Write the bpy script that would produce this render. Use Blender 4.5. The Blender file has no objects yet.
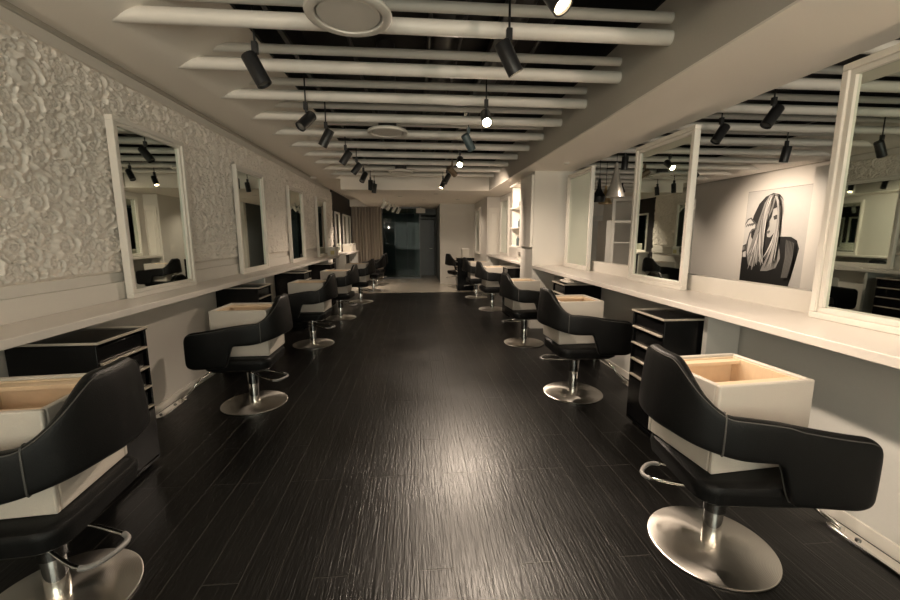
import bpy, bmesh, math, random
import numpy as np
from mathutils import Vector, Matrix
random.seed(7); np.random.seed(7)
C = bpy.context.scene.collection
SC = bpy.context.scene
PI = math.pi

# ------------------------------------------------------------------ materials
def new_mat(name):
    m = bpy.data.materials.new(name); m.use_nodes = True
    nt = m.node_tree; b = nt.nodes['Principled BSDF']
    return m, nt, b
def setp(b, **k):
    for n, v in k.items():
        s = b.inputs.get(n.replace('_', ' '))
        if s is not None: s.default_value = v
def simple(name, col, rough=.5, metal=0., bump=0., scale=40., var=0., spec=.5, stretch=(1, 1, 1), coat=0.):
    m, nt, b = new_mat(name)
    b.inputs['Base Color'].default_value = (*col, 1)
    b.inputs['Roughness'].default_value = rough
    b.inputs['Metallic'].default_value = metal
    b.inputs['Specular IOR Level'].default_value = spec
    b.inputs['Coat Weight'].default_value = coat
    tc = nt.nodes.new('ShaderNodeTexCoord'); mp = nt.nodes.new('ShaderNodeMapping')
    mp.inputs['Scale'].default_value = stretch
    nz = nt.nodes.new('ShaderNodeTexNoise'); nz.inputs['Scale'].default_value = scale
    nz.inputs['Detail'].default_value = 3
    nt.links.new(tc.outputs['Object'], mp.inputs[0]); nt.links.new(mp.outputs[0], nz.inputs['Vector'])
    if bump:
        bp = nt.nodes.new('ShaderNodeBump'); bp.inputs['Strength'].default_value = bump
        bp.inputs['Distance'].default_value = .004
        nt.links.new(nz.outputs['Fac'], bp.inputs['Height']); nt.links.new(bp.outputs[0], b.inputs['Normal'])
    if var:
        mx = nt.nodes.new('ShaderNodeMix'); mx.data_type = 'RGBA'
        mx.inputs[6].default_value = (*[c * (1 - var) for c in col], 1)
        mx.inputs[7].default_value = (*[min(1, c * (1 + var)) for c in col], 1)
        nt.links.new(nz.outputs['Fac'], mx.inputs[0]); nt.links.new(mx.outputs[2], b.inputs['Base Color'])
    return m
M = {}
M['wall'] = simple('wall_paint', (.66, .625, .575), .7, bump=.1, scale=120, var=.02)
M['wall_shade'] = simple('panel_paint', (.56, .55, .52), .55, bump=.05, scale=90, var=.03)
M['ceil'] = simple('ceiling_paint', (.88, .825, .75), .75, bump=.08, scale=90, var=.02)
M['bulk'] = simple('bulkhead_dim_paint', (.50, .465, .41), .75, bump=.08, scale=70, var=.04)  # darker tone stands in for the dim light on the bulkhead face
M['tube'] = simple('tube_paint', (.72, .685, .63), .45, var=.03, scale=8)
M['relief'] = simple('relief_plaster', (.78, .725, .66), .62, bump=.2, scale=160, var=.05)
M['counter'] = simple('counter_laminate', (.70, .65, .60), .32, bump=.04, scale=60, var=.05, stretch=(6, .5, 1))
M['frame'] = simple('frame_lacquer', (.74, .70, .64), .35, var=.03, scale=10)
M['ply'] = simple('pale_wood', (.66, .51, .35), .5, var=.12, scale=18, stretch=(1, 8, 1))
M['white_leather'] = simple('white_leather', (.52, .475, .42), .42, bump=.25, scale=260, var=.03)
M['leather'] = simple('black_leather', (.006, .006, .006), .42, bump=.3, scale=300, spec=.18)
M['piping'] = simple('stitched_seam', (.07, .066, .06), .5, bump=.3, scale=400)
M['gloss_black'] = simple('gloss_black', (.005, .005, .0055), .2, var=.1, scale=6, spec=.22)
M['black'] = simple('matt_black', (.006, .006, .0065), .5, var=.2, scale=12)
M['lampblack'] = simple('lamp_black', (.016, .016, .017), .38, var=.1, scale=20)
M['lampteal'] = simple('lamp_slate', (.07, .10, .11), .4, var=.1, scale=20)
M['lampbrown'] = simple('lamp_bronze', (.16, .11, .07), .4, var=.1, scale=20)
M['lampwhite'] = simple('lamp_white', (.62, .60, .55), .4, var=.05, scale=20)
M['plenum'] = simple('plenum_black', (.008, .0075, .008), .6, var=.3, scale=3)
M['duct'] = simple('duct_metal', (.06, .055, .055), .45, .3, var=.2, scale=9)
M['chrome'] = simple('chrome', (.82, .81, .78), .07, 1., var=.03, scale=20)
M['dark_chrome'] = simple('dark_chrome', (.30, .30, .30), .16, 1., var=.05, scale=20)
M['lip'] = simple('champagne_edge', (.62, .55, .46), .35, .4, var=.05, scale=20)
M['grip'] = simple('grey_rubber', (.22, .21, .20), .4, var=.05, scale=30)
M['curtain'] = simple('curtain_cloth', (.50, .43, .37), .85, bump=.3, scale=200, var=.08)
M['dark_panel'] = simple('dark_wall_panel', (.018, .015, .014), .55, var=.3, scale=4)
M['tile'] = simple('polished_stone', (.48, .44, .37), .12, var=.12, scale=2.5)
M['darkdoor'] = simple('dark_door_paint', (.10, .11, .12), .4, var=.08, scale=6)
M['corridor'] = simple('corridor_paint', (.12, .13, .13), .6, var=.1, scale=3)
M['pale'] = simple('pale_card', (.60, .56, .49), .6, var=.05, scale=9)
M['yellow'] = simple('yellow_label', (.50, .42, .20), .6, var=.1, scale=20)
M['steelcone'] = simple('spun_steel', (.50, .47, .43), .35, .45, var=.08, scale=12)
M['brass'] = simple('brushed_brass', (.72, .54, .30), .3, 1., var=.05, scale=20)

def mirror_mat():
    m, nt, b = new_mat('mirror_glass')
    tc = nt.nodes.new('ShaderNodeTexCoord'); nz = nt.nodes.new('ShaderNodeTexNoise')
    nz.inputs['Scale'].default_value = 3
    mx = nt.nodes.new('ShaderNodeMix'); mx.data_type = 'RGBA'
    mx.inputs[6].default_value = (.66, .72, .66, 1); mx.inputs[7].default_value = (.70, .75, .70, 1)
    nt.links.new(tc.outputs['Object'], nz.inputs['Vector'])
    nt.links.new(nz.outputs['Fac'], mx.inputs[0]); nt.links.new(mx.outputs[2], b.inputs['Base Color'])
    setp(b, Metallic=1., Roughness=.015)
    return m
M['mirror'] = mirror_mat()

def brushed():
    m, nt, b = new_mat('turned_steel')
    setp(b, Metallic=1., Roughness=.30, Anisotropic=.85)
    tc = nt.nodes.new('ShaderNodeTexCoord')
    tg = nt.nodes.new('ShaderNodeTangent'); tg.direction_type = 'RADIAL'; tg.axis = 'Z'
    nt.links.new(tg.outputs[0], b.inputs['Tangent'])
    wv = nt.nodes.new('ShaderNodeTexWave'); wv.wave_type = 'RINGS'; wv.rings_direction = 'Z'
    wv.inputs['Scale'].default_value = 60; wv.inputs['Distortion'].default_value = .5
    mx = nt.nodes.new('ShaderNodeMix'); mx.data_type = 'RGBA'
    mx.inputs[6].default_value = (.52, .49, .45, 1); mx.inputs[7].default_value = (.66, .63, .58, 1)
    nt.links.new(tc.outputs['Object'], wv.inputs['Vector'])
    nt.links.new(wv.outputs['Fac'], mx.inputs[0]); nt.links.new(mx.outputs[2], b.inputs['Base Color'])
    return m
M['brushed'] = brushed()

def floor_mat():
    m, nt, b = new_mat('black_planks')
    L = nt.links.new
    tc = nt.nodes.new('ShaderNodeTexCoord')
    mp = nt.nodes.new('ShaderNodeMapping'); mp.inputs['Rotation'].default_value = (0, 0, PI / 2)
    L(tc.outputs['Object'], mp.inputs[0])
    br = nt.nodes.new('ShaderNodeTexBrick')
    br.inputs['Scale'].default_value = 1; br.inputs['Brick Width'].default_value = 1.15
    br.inputs['Row Height'].default_value = .152; br.inputs['Mortar Size'].default_value = .0022
    br.inputs['Mortar Smooth'].default_value = .3
    br.offset = .37; br.offset_frequency = 3
    br.inputs['Color1'].default_value = (.0035, .0033, .003, 1)
    br.inputs['Color2'].default_value = (.006, .0056, .0052, 1)
    br.inputs['Mortar'].default_value = (.05, .045, .04, 1)
    L(mp.outputs[0], br.inputs['Vector'])
    # brushed grain, long along the planks
    mp2 = nt.nodes.new('ShaderNodeMapping'); mp2.inputs['Scale'].default_value = (95, 5.5, 1)
    L(tc.outputs['Object'], mp2.inputs[0])
    g = nt.nodes.new('ShaderNodeTexNoise'); g.inputs['Scale'].default_value = 1; g.inputs['Detail'].default_value = 4
    g.inputs['Distortion'].default_value = .6
    L(mp2.outputs[0], g.inputs['Vector'])
    big = nt.nodes.new('ShaderNodeTexNoise'); big.inputs['Scale'].default_value = 1.6; big.inputs['Detail'].default_value = 4
    L(tc.outputs['Object'], big.inputs['Vector'])
    mul = nt.nodes.new('ShaderNodeMix'); mul.data_type = 'RGBA'; mul.blend_type = 'MULTIPLY'
    mul.inputs[0].default_value = .75
    rp = nt.nodes.new('ShaderNodeValToRGB')
    rp.color_ramp.elements[0].position = .3; rp.color_ramp.elements[0].color = (.35, .35, .35, 1)
    rp.color_ramp.elements[1].position = .7; rp.color_ramp.elements[1].color = (1, 1, 1, 1)
    L(g.outputs['Fac'], rp.inputs[0]); L(br.outputs['Color'], mul.inputs[6]); L(rp.outputs[0], mul.inputs[7])
    b.inputs['Specular IOR Level'].default_value = .32
    L(mul.outputs[2], b.inputs['Base Color'])
    mr = nt.nodes.new('ShaderNodeMapRange'); mr.inputs['To Min'].default_value = .21; mr.inputs['To Max'].default_value = .46
    L(big.outputs['Fac'], mr.inputs[0]); L(mr.outputs[0], b.inputs['Roughness'])
    b1 = nt.nodes.new('ShaderNodeBump'); b1.inputs['Strength'].default_value = .55; b1.inputs['Distance'].default_value = .004
    L(g.outputs['Fac'], b1.inputs['Height'])
    b2 = nt.nodes.new('ShaderNodeBump'); b2.invert = True; b2.inputs['Strength'].default_value = .7; b2.inputs['Distance'].default_value = .004
    L(br.outputs['Fac'], b2.inputs['Height']); L(b1.outputs[0], b2.inputs['Normal'])
    L(b2.outputs[0], b.inputs['Normal'])
    return m
M['floor'] = floor_mat()
def glass(name, col=(.9, .95, .95), rough=0.02, trans=1.):
    m, nt, b = new_mat(name)
    nt.nodes.remove(b)
    out = nt.nodes['Material Output']
    tr = nt.nodes.new('ShaderNodeBsdfTransparent'); tr.inputs[0].default_value = (*col, 1)
    gl = nt.nodes.new('ShaderNodeBsdfGlossy'); gl.inputs['Roughness'].default_value = rough
    fr = nt.nodes.new('ShaderNodeFresnel'); fr.inputs['IOR'].default_value = 1.16
    mx = nt.nodes.new('ShaderNodeMixShader')
    nt.links.new(fr.outputs[0], mx.inputs[0]); nt.links.new(tr.outputs[0], mx.inputs[1])
    nt.links.new(gl.outputs[0], mx.inputs[2]); nt.links.new(mx.outputs[0], out.inputs[0])
    return m
M['glass'] = glass('partition_glass', (.72, .80, .80))
def emit(name, col, s):
    m, nt, b = new_mat(name)
    setp(b, Base_Color=(*col, 1), Emission_Color=(*col, 1), Emission_Strength=s)
    return m
WARM = (1.0, .815, .64)
M['bulb'] = emit('lit_lamp_face', (1.0, .80, .50), 60)
M['bulb_soft'] = emit('lit_lamp_face_soft', (1.0, .76, .45), 7)
M['lens'] = simple('unlit_lamp_lens', (.35, .34, .32), .2, .5, var=.1, scale=40)
def grey(v):
    k = 'print_%d' % int(v * 100)
    if k not in M: M[k] = simple(k, (v, v * .97, v * .92), .6, var=.04, scale=14)
    return M[k]

# ------------------------------------------------------------------ mesh helpers
class MB:
    def __init__(s): s.v = []; s.f = []
    def add(s, vs, fs):
        o = len(s.v); s.v += [tuple(p) for p in vs]; s.f += [tuple(i + o for i in f) for f in fs]; return s
    def box(s, x0, x1, y0, y1, z0, z1):
        x0, x1 = sorted((x0, x1)); y0, y1 = sorted((y0, y1)); z0, z1 = sorted((z0, z1))
        vs = [(x, y, z) for z in (z0, z1) for y in (y0, y1) for x in (x0, x1)]
        return s.add(vs, [(0, 2, 3, 1), (4, 5, 7, 6), (0, 1, 5, 4), (2, 6, 7, 3), (0, 4, 6, 2), (1, 3, 7, 5)])
    def tube(s, pts, r, n=14, cap=True):
        pts = [Vector(p) for p in pts]; k = len(pts)
        rr = r if isinstance(r, (list, tuple)) else [r] * k
        t0 = (pts[1] - pts[0]).normalized()
        up = Vector((0, 0, 1)) if abs(t0.z) < .9 else Vector((1, 0, 0))
        nrm = t0.cross(up).normalized(); vs = []
        for i, p in enumerate(pts):
            t = ((pts[min(i + 1, k - 1)] - pts[max(i - 1, 0)])).normalized()
            nrm = (nrm - t * nrm.dot(t)).normalized(); bn = t.cross(nrm)
            for j in range(n):
                a = 2 * PI * j / n
                vs.append(p + (nrm * math.cos(a) + bn * math.sin(a)) * rr[i])
        fs = [(i * n + j, i * n + (j + 1) % n, (i + 1) * n + (j + 1) % n, (i + 1) * n + j) for i in range(k - 1) for j in range(n)]
        if cap: fs += [tuple(reversed(range(n))), tuple((k - 1) * n + j for j in range(n))]
        return s.add(vs, fs)
    def lathe(s, prof, n=40, o=(0, 0, 0), mat=None, cap=True):
        # prof: (r, z) bottom to top, closed at both ends when r > 0
        vs = []; o = Vector(o)
        for r, z in prof:
            for j in range(n):
                a = 2 * PI * j / n; p = Vector((r * math.cos(a), r * math.sin(a), z))
                if mat is not None: p = mat @ p
                vs.append(o + p)
        k = len(prof)
        fs = [(i * n + j, i * n + (j + 1) % n, (i + 1) * n + (j + 1) % n, (i + 1) * n + j) for i in range(k - 1) for j in range(n)]
        if cap: fs += [tuple(reversed(range(n))), tuple((k - 1) * n + j for j in range(n))]
        return s.add(vs, fs)
    def prism_y(s, poly, y0, y1):   # poly of (x,z), extruded along y
        n = len(poly)
        vs = [(x, y0, z) for x, z in poly] + [(x, y1, z) for x, z in poly]
        return s.add(vs, [tuple(range(n)), tuple(reversed(range(n, 2 * n)))] + [(i, i + n, (i + 1) % n + n, (i + 1) % n) for i in range(n)])
    def prism_z(s, poly, z0, z1):
        n = len(poly)
        vs = [(x, y, z0) for x, y in poly] + [(x, y, z1) for x, y in poly]
        return s.add(vs, [tuple(reversed(range(n))), tuple(range(n, 2 * n))] + [(i, (i + 1) % n, (i + 1) % n + n, i + n) for i in range(n)])
def obj(name, mb, mat, parent=None, bevel=0, seg=2, smooth=True):
    me = bpy.data.meshes.new(name); me.from_pydata(mb.v, [], mb.f)
    bm = bmesh.new(); bm.from_mesh(me); bmesh.ops.recalc_face_normals(bm, faces=bm.faces)
    bm.to_mesh(me); bm.free()
    me.materials.append(M[mat] if isinstance(mat, str) else mat)
    o = bpy.data.objects.new(name, me); C.objects.link(o)
    if parent is not None: o.parent = parent
    if bevel:
        md = o.modifiers.new('bevel', 'BEVEL'); md.width = bevel; md.segments = seg; md.limit_method = 'ANGLE'; md.angle_limit = math.radians(40)
    if smooth:
        me.shade_smooth()
        try: me.set_sharp_from_angle(angle=math.radians(38))
        except Exception: pass
    return o
def tag(o, label, cat, group=None):
    o['label'] = label; o['category'] = cat
    if group: o['group'] = group
    return o
def struct(name, mb, mat, bevel=0, smooth=False):
    o = obj(name, mb, mat, None, bevel, smooth=smooth); o['kind'] = 'structure'; return o
def thing(name, label, cat, loc=(0, 0, 0), rz=0, group=None):
    o = bpy.data.objects.new(name, None); C.objects.link(o)
    o.empty_display_size = .1; o.location = loc; o.rotation_euler = (0, 0, rz)
    return tag(o, label, cat, group)
def dup(root, loc=None, rz=None, label=None):
    r = root.copy(); C.objects.link(r)
    if loc is not None: r.location = loc
    if rz is not None: r.rotation_euler = (0, 0, rz)
    if label: r['label'] = label
    for ch in list(root.children):
        c = ch.copy(); C.objects.link(c); c.parent = r
        for g in list(ch.children):
            d = g.copy(); C.objects.link(d); d.parent = c
    return r
def rrect(x0, x1, y0, y1, r, n=6):
    P = []
    for cx, cy, a0 in ((x1 - r, y1 - r, 0), (x0 + r, y1 - r, PI / 2), (x0 + r, y0 + r, PI), (x1 - r, y0 + r, 1.5 * PI)):
        for i in range(n + 1):
            a = a0 + PI / 2 * i / n; P.append((cx + r * math.cos(a), cy + r * math.sin(a)))
    return P
ORD = ['first', 'second', 'third', 'fourth', 'fifth', 'sixth', 'seventh', 'eighth', 'ninth', 'tenth', 'eleventh', 'twelfth', 'thirteenth', 'fourteenth']

# ------------------------------------------------------------------ room constants
WL, WR = -2.15, 2.30
YB, YE = -2.6, 15.0          # behind the camera, far end
ZC = 2.69
YT = 8.87                    # where the tube ceiling stops
LOW = 2.41
EW1, EW2 = 64, 45
PW = .60; UP = 110
AX = 6.70                    # far wall of the neighbouring room

# floors
struct('floor', MB().box(WL - .15, AX + .15, YB - .15, 10.5, -.06, 0), 'floor')
o = struct('floor', MB().box(WL - .15, AX + .15, 10.5, 18.2, -.06, .0), 'tile')
struct('trim_1', MB().box(WL, 1.78, 10.485, 10.515, 0, .004), 'lip')

# ---- left wall with relief
wl = struct('wall_left', MB().box(WL - .15, WL, YB - .15, YE, 0, 3.5), 'wall')
def relief():
    y0, y1, z0, z1 = .3, 10.85, 1.19, 2.565
    ny, nz = 2100, 240
    ys = np.linspace(y0, y1, ny); zs = np.linspace(z0, z1, nz)
    Hh = np.zeros((ny, nz))
    dy = ys[1] - ys[0]; dz = zs[1] - zs[0]
    rng = np.random.RandomState(3)
    pts = []
    for R, n in ((.105, 260), (.075, 900), (.05, 2200)):
        for i in range(n * 4):
            c = (rng.uniform(y0, y1), rng.uniform(z0, z1))
            ok = True
            for q in pts:
                if abs(q[0] - c[0]) < .25 and (q[0] - c[0]) ** 2 + (q[1] - c[1]) ** 2 < ((q[2] + R) * .54) ** 2: ok = False; break
            if ok: pts.append((c[0], c[1], R * rng.uniform(.9, 1.15)))
    rng.shuffle(pts)
    for cy, cz, R in pts:
        i0 = max(0, int((cy - R * 1.5 - y0) / dy)); i1 = min(ny, int((cy + R * 1.5 - y0) / dy) + 2)
        j0 = max(0, int((cz - R * 1.5 - z0) / dz)); j1 = min(nz, int((cz + R * 1.5 - z0) / dz) + 2)
        if i1 <= i0 or j1 <= j0: continue
        Yg, Zg = np.meshgrid(ys[i0:i1] - cy, zs[j0:j1] - cz, indexing='ij')
        e = rng.uniform(.75, 1.0); ph = rng.uniform(0, 2 * PI); ca, sa = math.cos(ph), math.sin(ph)
        a = Yg * ca + Zg * sa; b = (-Yg * sa + Zg * ca) / e
        r = np.sqrt(a * a + b * b) + 1e-5; th = np.arctan2(b, a) * rng.choice([-1, 1])
        rn = r / R
        u = (th / (2 * PI) + np.log(rn) / (2 * PI * .135)) % 1.0
        leaf = 1 + .16 * np.cos(th * rng.randint(7, 11) + 3 * rn)
        edge = rn * (1 + .10 * np.cos(th * rng.randint(6, 10)))
        env = np.clip((1.12 - edge) / .22, 0, 1); env = env * env * (3 - 2 * env)
        prof = (1 - u) ** .8 * np.clip(u / .14, 0, 1) * leaf
        core = np.exp(-(rn / .16) ** 2) * .9
        h = (.008 + .021 * np.maximum(prof, core) * (.55 + .45 * np.clip(rn * 1.5, 0, 1))) * env * (R / .075) ** .35
        h += rng.uniform(0, .005) * env
        sub = Hh[i0:i1, j0:j1]
        Hh[i0:i1, j0:j1] = np.where(env > .5, np.maximum(h, sub * .55), np.maximum(sub, h))
    # leaf veins
    YY, ZZ = np.meshgrid(ys, zs, indexing='ij')
    Hh += .0018 * np.sin(60 * YY + 9 * np.sin(11 * ZZ + 2 * YY)) * np.cos(70 * ZZ + 6 * np.sin(9 * YY))
    fade = np.clip((z1 - ZZ) / .03, 0, 1) * np.clip((ZZ - z0) / .02, 0, 1)
    X = WL + .012 + Hh * fade * 1.25
    co = np.stack([X, YY, ZZ], -1).reshape(-1, 3)
    idx = np.arange(ny * nz).reshape(ny, nz)
    q = np.stack([idx[:-1, :-1], idx[1:, :-1], idx[1:, 1:], idx[:-1, 1:]], -1).reshape(-1, 4)
    me = bpy.data.meshes.new('wall_left')
    me.vertices.add(len(co)); me.vertices.foreach_set('co', co.ravel())
    me.loops.add(q.size); me.loops.foreach_set('vertex_index', q.ravel().astype(np.int32))
    me.polygons.add(len(q)); me.polygons.foreach_set('loop_start', np.arange(0, q.size, 4, dtype=np.int32))
    me.update(calc_edges=True); me.validate()
    me.shade_smooth(); me.materials.append(M['relief'])
    o = bpy.data.objects.new('wall_left', me); C.objects.link(o); o['kind'] = 'structure'
relief()
struct('trim_2', MB().box(WL, WL + .022, YB, 10.85, 1.125, 1.19), 'wall', .003)
struct('trim_3', MB().box(WL, WL + .045, YB, 10.85, 1.0, 1.125), 'wall', .003)
struct('trim_4', MB().box(WL, WL + .02, YB, YE, 2.645, 2.675), 'bulk')
struct('baseboard_left', MB().box(WL, WL + .012, YB, YE, 0, .07), 'frame', .003)
dark = struct('wall_left', MB().box(WL, WL + .03, 10.88, YE - .3, 0, 2.62), 'dark_panel')

# ---- ceiling: curved cove left, opening, bulkhead
cv = [(-1.97, 2.622), (-1.69, 2.623), (-1.62, 2.640), (-1.54, 2.680), (-1.46, 2.728), (-1.38, 2.772), (-1.26, 2.83), (-1.15, 2.895)]
mb = MB(); mb.prism_y(cv + [(-1.15, 3.5), (WL, 3.5), (WL, 2.675), (-1.97, 2.675)], YB, YT); ceil = struct('ceiling', mb, 'ceil', smooth=True)
ceil.data.set_sharp_from_angle(angle=math.radians(25))
struct('ceiling', MB().box(-1.15, 1.6, YB, YT, 3.5, 3.56), 'plenum')
struct('ceiling', MB().box(1.6, 2.38, YB, 12.4, LOW + .012, 3.5), 'bulk')
struct('ceiling', MB().box(1.6, 2.38, YB, 12.4, LOW, LOW + .012), 'ceil')  # underside of the same bulkhead, given lighter paint to look better lit
struct('ceiling', MB().box(-1.53, 1.6, YT, 18.2, LOW, 3.5), 'ceil')
struct('ceiling', MB().box(WL, -1.53, YT, 18.2, 2.63, 3.5), 'ceil')
struct('trim_9', MB().box(WL + .03, -1.53, 13.84, 14.0, LOW, 2.63), 'ceil')
struct('wall_plenum', MB().box(-1.15, -1.13, YB, YT, 2.90, 3.5).box(1.58, 1.598, YB, YT, 2.92, 3.5).box(-1.13, 1.58, YT - .02, YT - .001, 2.90, 3.5), 'plenum')
# ducts and rails in the dark plenum
for i, x in enumerate((-.55, .15, .42, 1.15)):
    d = obj('conduit', MB().tube([(x, YB, 3.15 + .05 * (i % 2)), (x, YT - .05, 3.15 + .05 * (i % 2))], .018), 'duct')
    tag(d, '%s dark conduit running lengthwise above the ceiling tubes, from the left' % ORD[i].capitalize(), 'pipe', 'conduits above the ceiling tubes')
for i, (x, r) in enumerate(((.30, .14), (.88, .12))):
    d = obj('air_duct', MB().tube([(x, YB, 3.32), (x, YT - .05, 3.32)], r, 20), 'duct')
    tag(d, ['Wide round air duct in the dark void left of the track lights', 'Narrower round air duct in the dark void near the right bulkhead'][i], 'duct')

# tubes
rows = [2.62 + .64 * k for k in range(-4, 10)]
k = 0
for y in rows:
    if y > 8.6: break
    o = obj('ceiling_tube', MB().tube([(-1.75, y, 2.672), (1.601, y, 2.668)], .043, 24), 'tube')
    w = ('%s thick lower white ceiling tube counted from the camera' % ORD[k - 3]) if k >= 3 else 'thick white ceiling tube overhead behind the camera'
    tag(o, w, 'ceiling tube', 'white ceiling tubes')
    o = obj('ceiling_tube', MB().tube([(-1.60, y, 2.782), (1.601, y, 2.782)], .031, 24), 'tube')
    w = ('%s thinner upper white ceiling tube counted from the camera' % ORD[k - 3]) if k >= 3 else 'thinner white ceiling tube overhead behind the camera'
    tag(o, w, 'ceiling tube', 'white ceiling tubes')
    k += 1

# round air diffusers
for i, (x, y) in enumerate(((-.33, 2.36), (-.29, 4.80), (-.24, 7.62))):
    t = thing('air_diffuser', ['large round white air diffuser nearest the camera between ceiling tubes', 'round white air diffuser in the middle of the tube ceiling', 'farthest round white air diffuser under the last ceiling tubes'][i], 'air vent', (x, y, 2.575))
    obj('rim', MB().lathe([(.176, .006), (.205, 0), (.222, .008), (.226, .020), (.215, .038), (.10, .060), (.10, .052), (.168, .034), (.176, .006)], 64, cap=False), 'frame', t)
    obj('disc', MB().lathe([(.001, .010), (.158, .010), (.163, .016), (.155, .022), (.001, .022)], 48), 'frame', t)
    obj('disc_stem', MB().tube([(0, 0, .02), (0, 0, .1)], .02), 'duct', t)
    obj('neck', MB().lathe([(.101, .052), (.101, .925)], 32, cap=False), 'duct', t)

# ---- right side: counters, low wall, opening, neighbouring room
struct('wall_right', MB().box(2.16, 2.38, YB, 6.15, 0, .9545), 'wall_shade')
struct('trim_5', MB().box(2.301, 2.38, YB, 6.15, .955, 1.13), 'frame', .004)
# pillar that ends the opening
struct('wall_pillar', MB().box(1.8, 2.45, 6.15, 6.86, 0, LOW - .0005), 'wall')
struct('wall_right', MB().box(2.12, 2.45, 6.86, 10.2, 0, LOW), 'wall')
struct('wall_right', MB().box(1.8, 2.45, 10.2, 12.4, 0, LOW), 'wall')
struct('baseboard_right', MB().box(2.148, 2.16, YB, 6.15, 0, .07), 'frame', .003)
d1 = struct('door_1', MB().box(1.84, 2.11, 10.17, 10.20, 0, 2.15), 'frame', .003)
obj('door_panel', MB().box(1.90, 2.06, 10.155, 10.17, .15, 2.02), 'frame', d1, .006)
obj('door_moulding', MB().box(1.875, 1.89, 10.15, 10.17, .12, 2.05).box(2.07, 2.085, 10.15, 10.17, .12, 2.05).box(1.89, 2.07, 10.15, 10.17, 2.035, 2.05), 'frame', d1)
# rear wall behind camera
struct('wall_rear', MB().box(WL - .15, AX + .15, YB - .15, YB, 2.5, 3.5).box(WL - .15, AX + .15, YB - .15, YB, 0, .4).box(WL - .15, -1.6, YB - .15, YB, .4, 2.5).box(1.4, 2.9, YB - .15, YB, .4, 2.5).box(6.2, AX + .15, YB - .15, YB, .4, 2.5), 'wall')
for i, (a, b, e) in enumerate(((-1.6, 1.4, EW1), (2.9, 6.2, EW2))):      # unseen windows added behind the camera for soft fill light
    wd = struct('fill_window_%d' % (i + 1), MB().box(a, a + .06, YB - .1, YB - .04, .4, 2.5).box(b - .06, b, YB - .1, YB - .04, .4, 2.5).box(a, b, YB - .1, YB - .04, .4, .46).box(a, b, YB - .1, YB - .04, 2.44, 2.5).box((a + b) / 2 - .03, (a + b) / 2 + .03, YB - .1, YB - .04, .46, 2.44), 'black')
    obj('fill_window_pane', MB().box(a + .06, b - .06, YB - .075, YB - .069, .46, 2.44), 'glass', wd)
    ld = bpy.data.lights.new('fill_light', 'AREA'); ld.shape = 'RECTANGLE'; ld.size = b - a; ld.size_y = 2.1
    ld.energy = e; ld.color = (1, .82, .68)
    lo = bpy.data.objects.new('fill_light', ld); C.objects.link(lo); lo.location = ((a + b) / 2, YB - .25, 1.45)
    lo.rotation_euler = (math.radians(90), 0, 0)
# added fill uplights on the unseen rear wall, brightening the ceiling
for i, x in enumerate((-1.88, 2.05)):
    t = thing('fill_sconce', ['added white fill uplight on the rear wall near the relief side', 'added white fill uplight on the rear wall near the opening side'][i], 'fill lamp', (x, YB, 1.85), group='added fill uplights behind the camera')
    obj('lamp_shade', MB().lathe([(.06, 0), (.09, .16), (.09, .18), (.082, .18), (.055, .02)], 28, (0, .10, 0)), 'lampwhite', t)
    obj('wall_plate', MB().box(-.05, .05, .001, .02, 0, .16), 'lampwhite', t, .003)
    ld = bpy.data.lights.new('uplight', 'SPOT'); ld.energy = UP * (1.0, 1.1)[i]; ld.color = WARM; ld.spot_size = 2.3; ld.spot_blend = 1; ld.shadow_soft_size = .06
    lo = bpy.data.objects.new('uplight', ld); C.objects.link(lo); lo.location = (x, YB + .12, 2.06)
    lo.rotation_euler = Vector(((.45, -.85, -.55), (-.1, -.8, -.62))[i]).to_track_quat('Z', 'Y').to_euler()
# neighbouring room shell
struct('wall_neighbour', MB().box(AX, AX + .15, YB - .15, 12.15, 0, 3.5), 'wall')
struct('wall_neighbour', MB().box(2.45, AX, 12.0, 12.15, 0, 3.5), 'wall')
ac = [(6.52, 2.63), (6.25, 2.632), (6.17, 2.648), (6.09, 2.682), (6.01, 2.728), (5.93, 2.772), (5.81, 2.83), (5.70, 2.895)]
mb = MB(); mb.prism_y(ac + [(5.70, 3.5), (AX, 3.5), (AX, 2.675), (6.52, 2.675)], YB, 12.0); o = struct('ceiling', mb, 'ceil', smooth=True)
o.data.set_sharp_from_angle(angle=math.radians(25))
struct('ceiling', MB().box(2.38, 5.70, YB, 12.0, 3.5, 3.56), 'plenum')
struct('trim_6', MB().box(AX - .02, AX, YB, 12.0, 2.645, 2.675), 'bulk')
struct('wall_plenum', MB().box(5.68, 5.698, YB, 12.0, 2.92, 3.5).box(2.382, 2.40, YB, 12.0, 2.92, 3.5), 'plenum')
k = 0
for y in [2.62 + .64 * k for k in range(-2, 14)]:
    n = ORD[min(k, 13)]
    if y < 11.6:
        o = obj('ceiling_tube', MB().tube([(2.379, y, 2.668), (6.30, y, 2.672)], .043, 20), 'tube')
        tag(o, '%s thick lower ceiling tube of the neighbouring room, from the near end' % n.capitalize(), 'ceiling tube', 'ceiling tubes beyond the opening')
        o = obj('ceiling_tube', MB().tube([(2.379, y, 2.782), (6.15, y, 2.782)], .031, 20), 'tube')
        tag(o, '%s thinner upper ceiling tube of the neighbouring room, from the near end' % n.capitalize(), 'ceiling tube', 'ceiling tubes beyond the opening')
    k += 1

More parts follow.
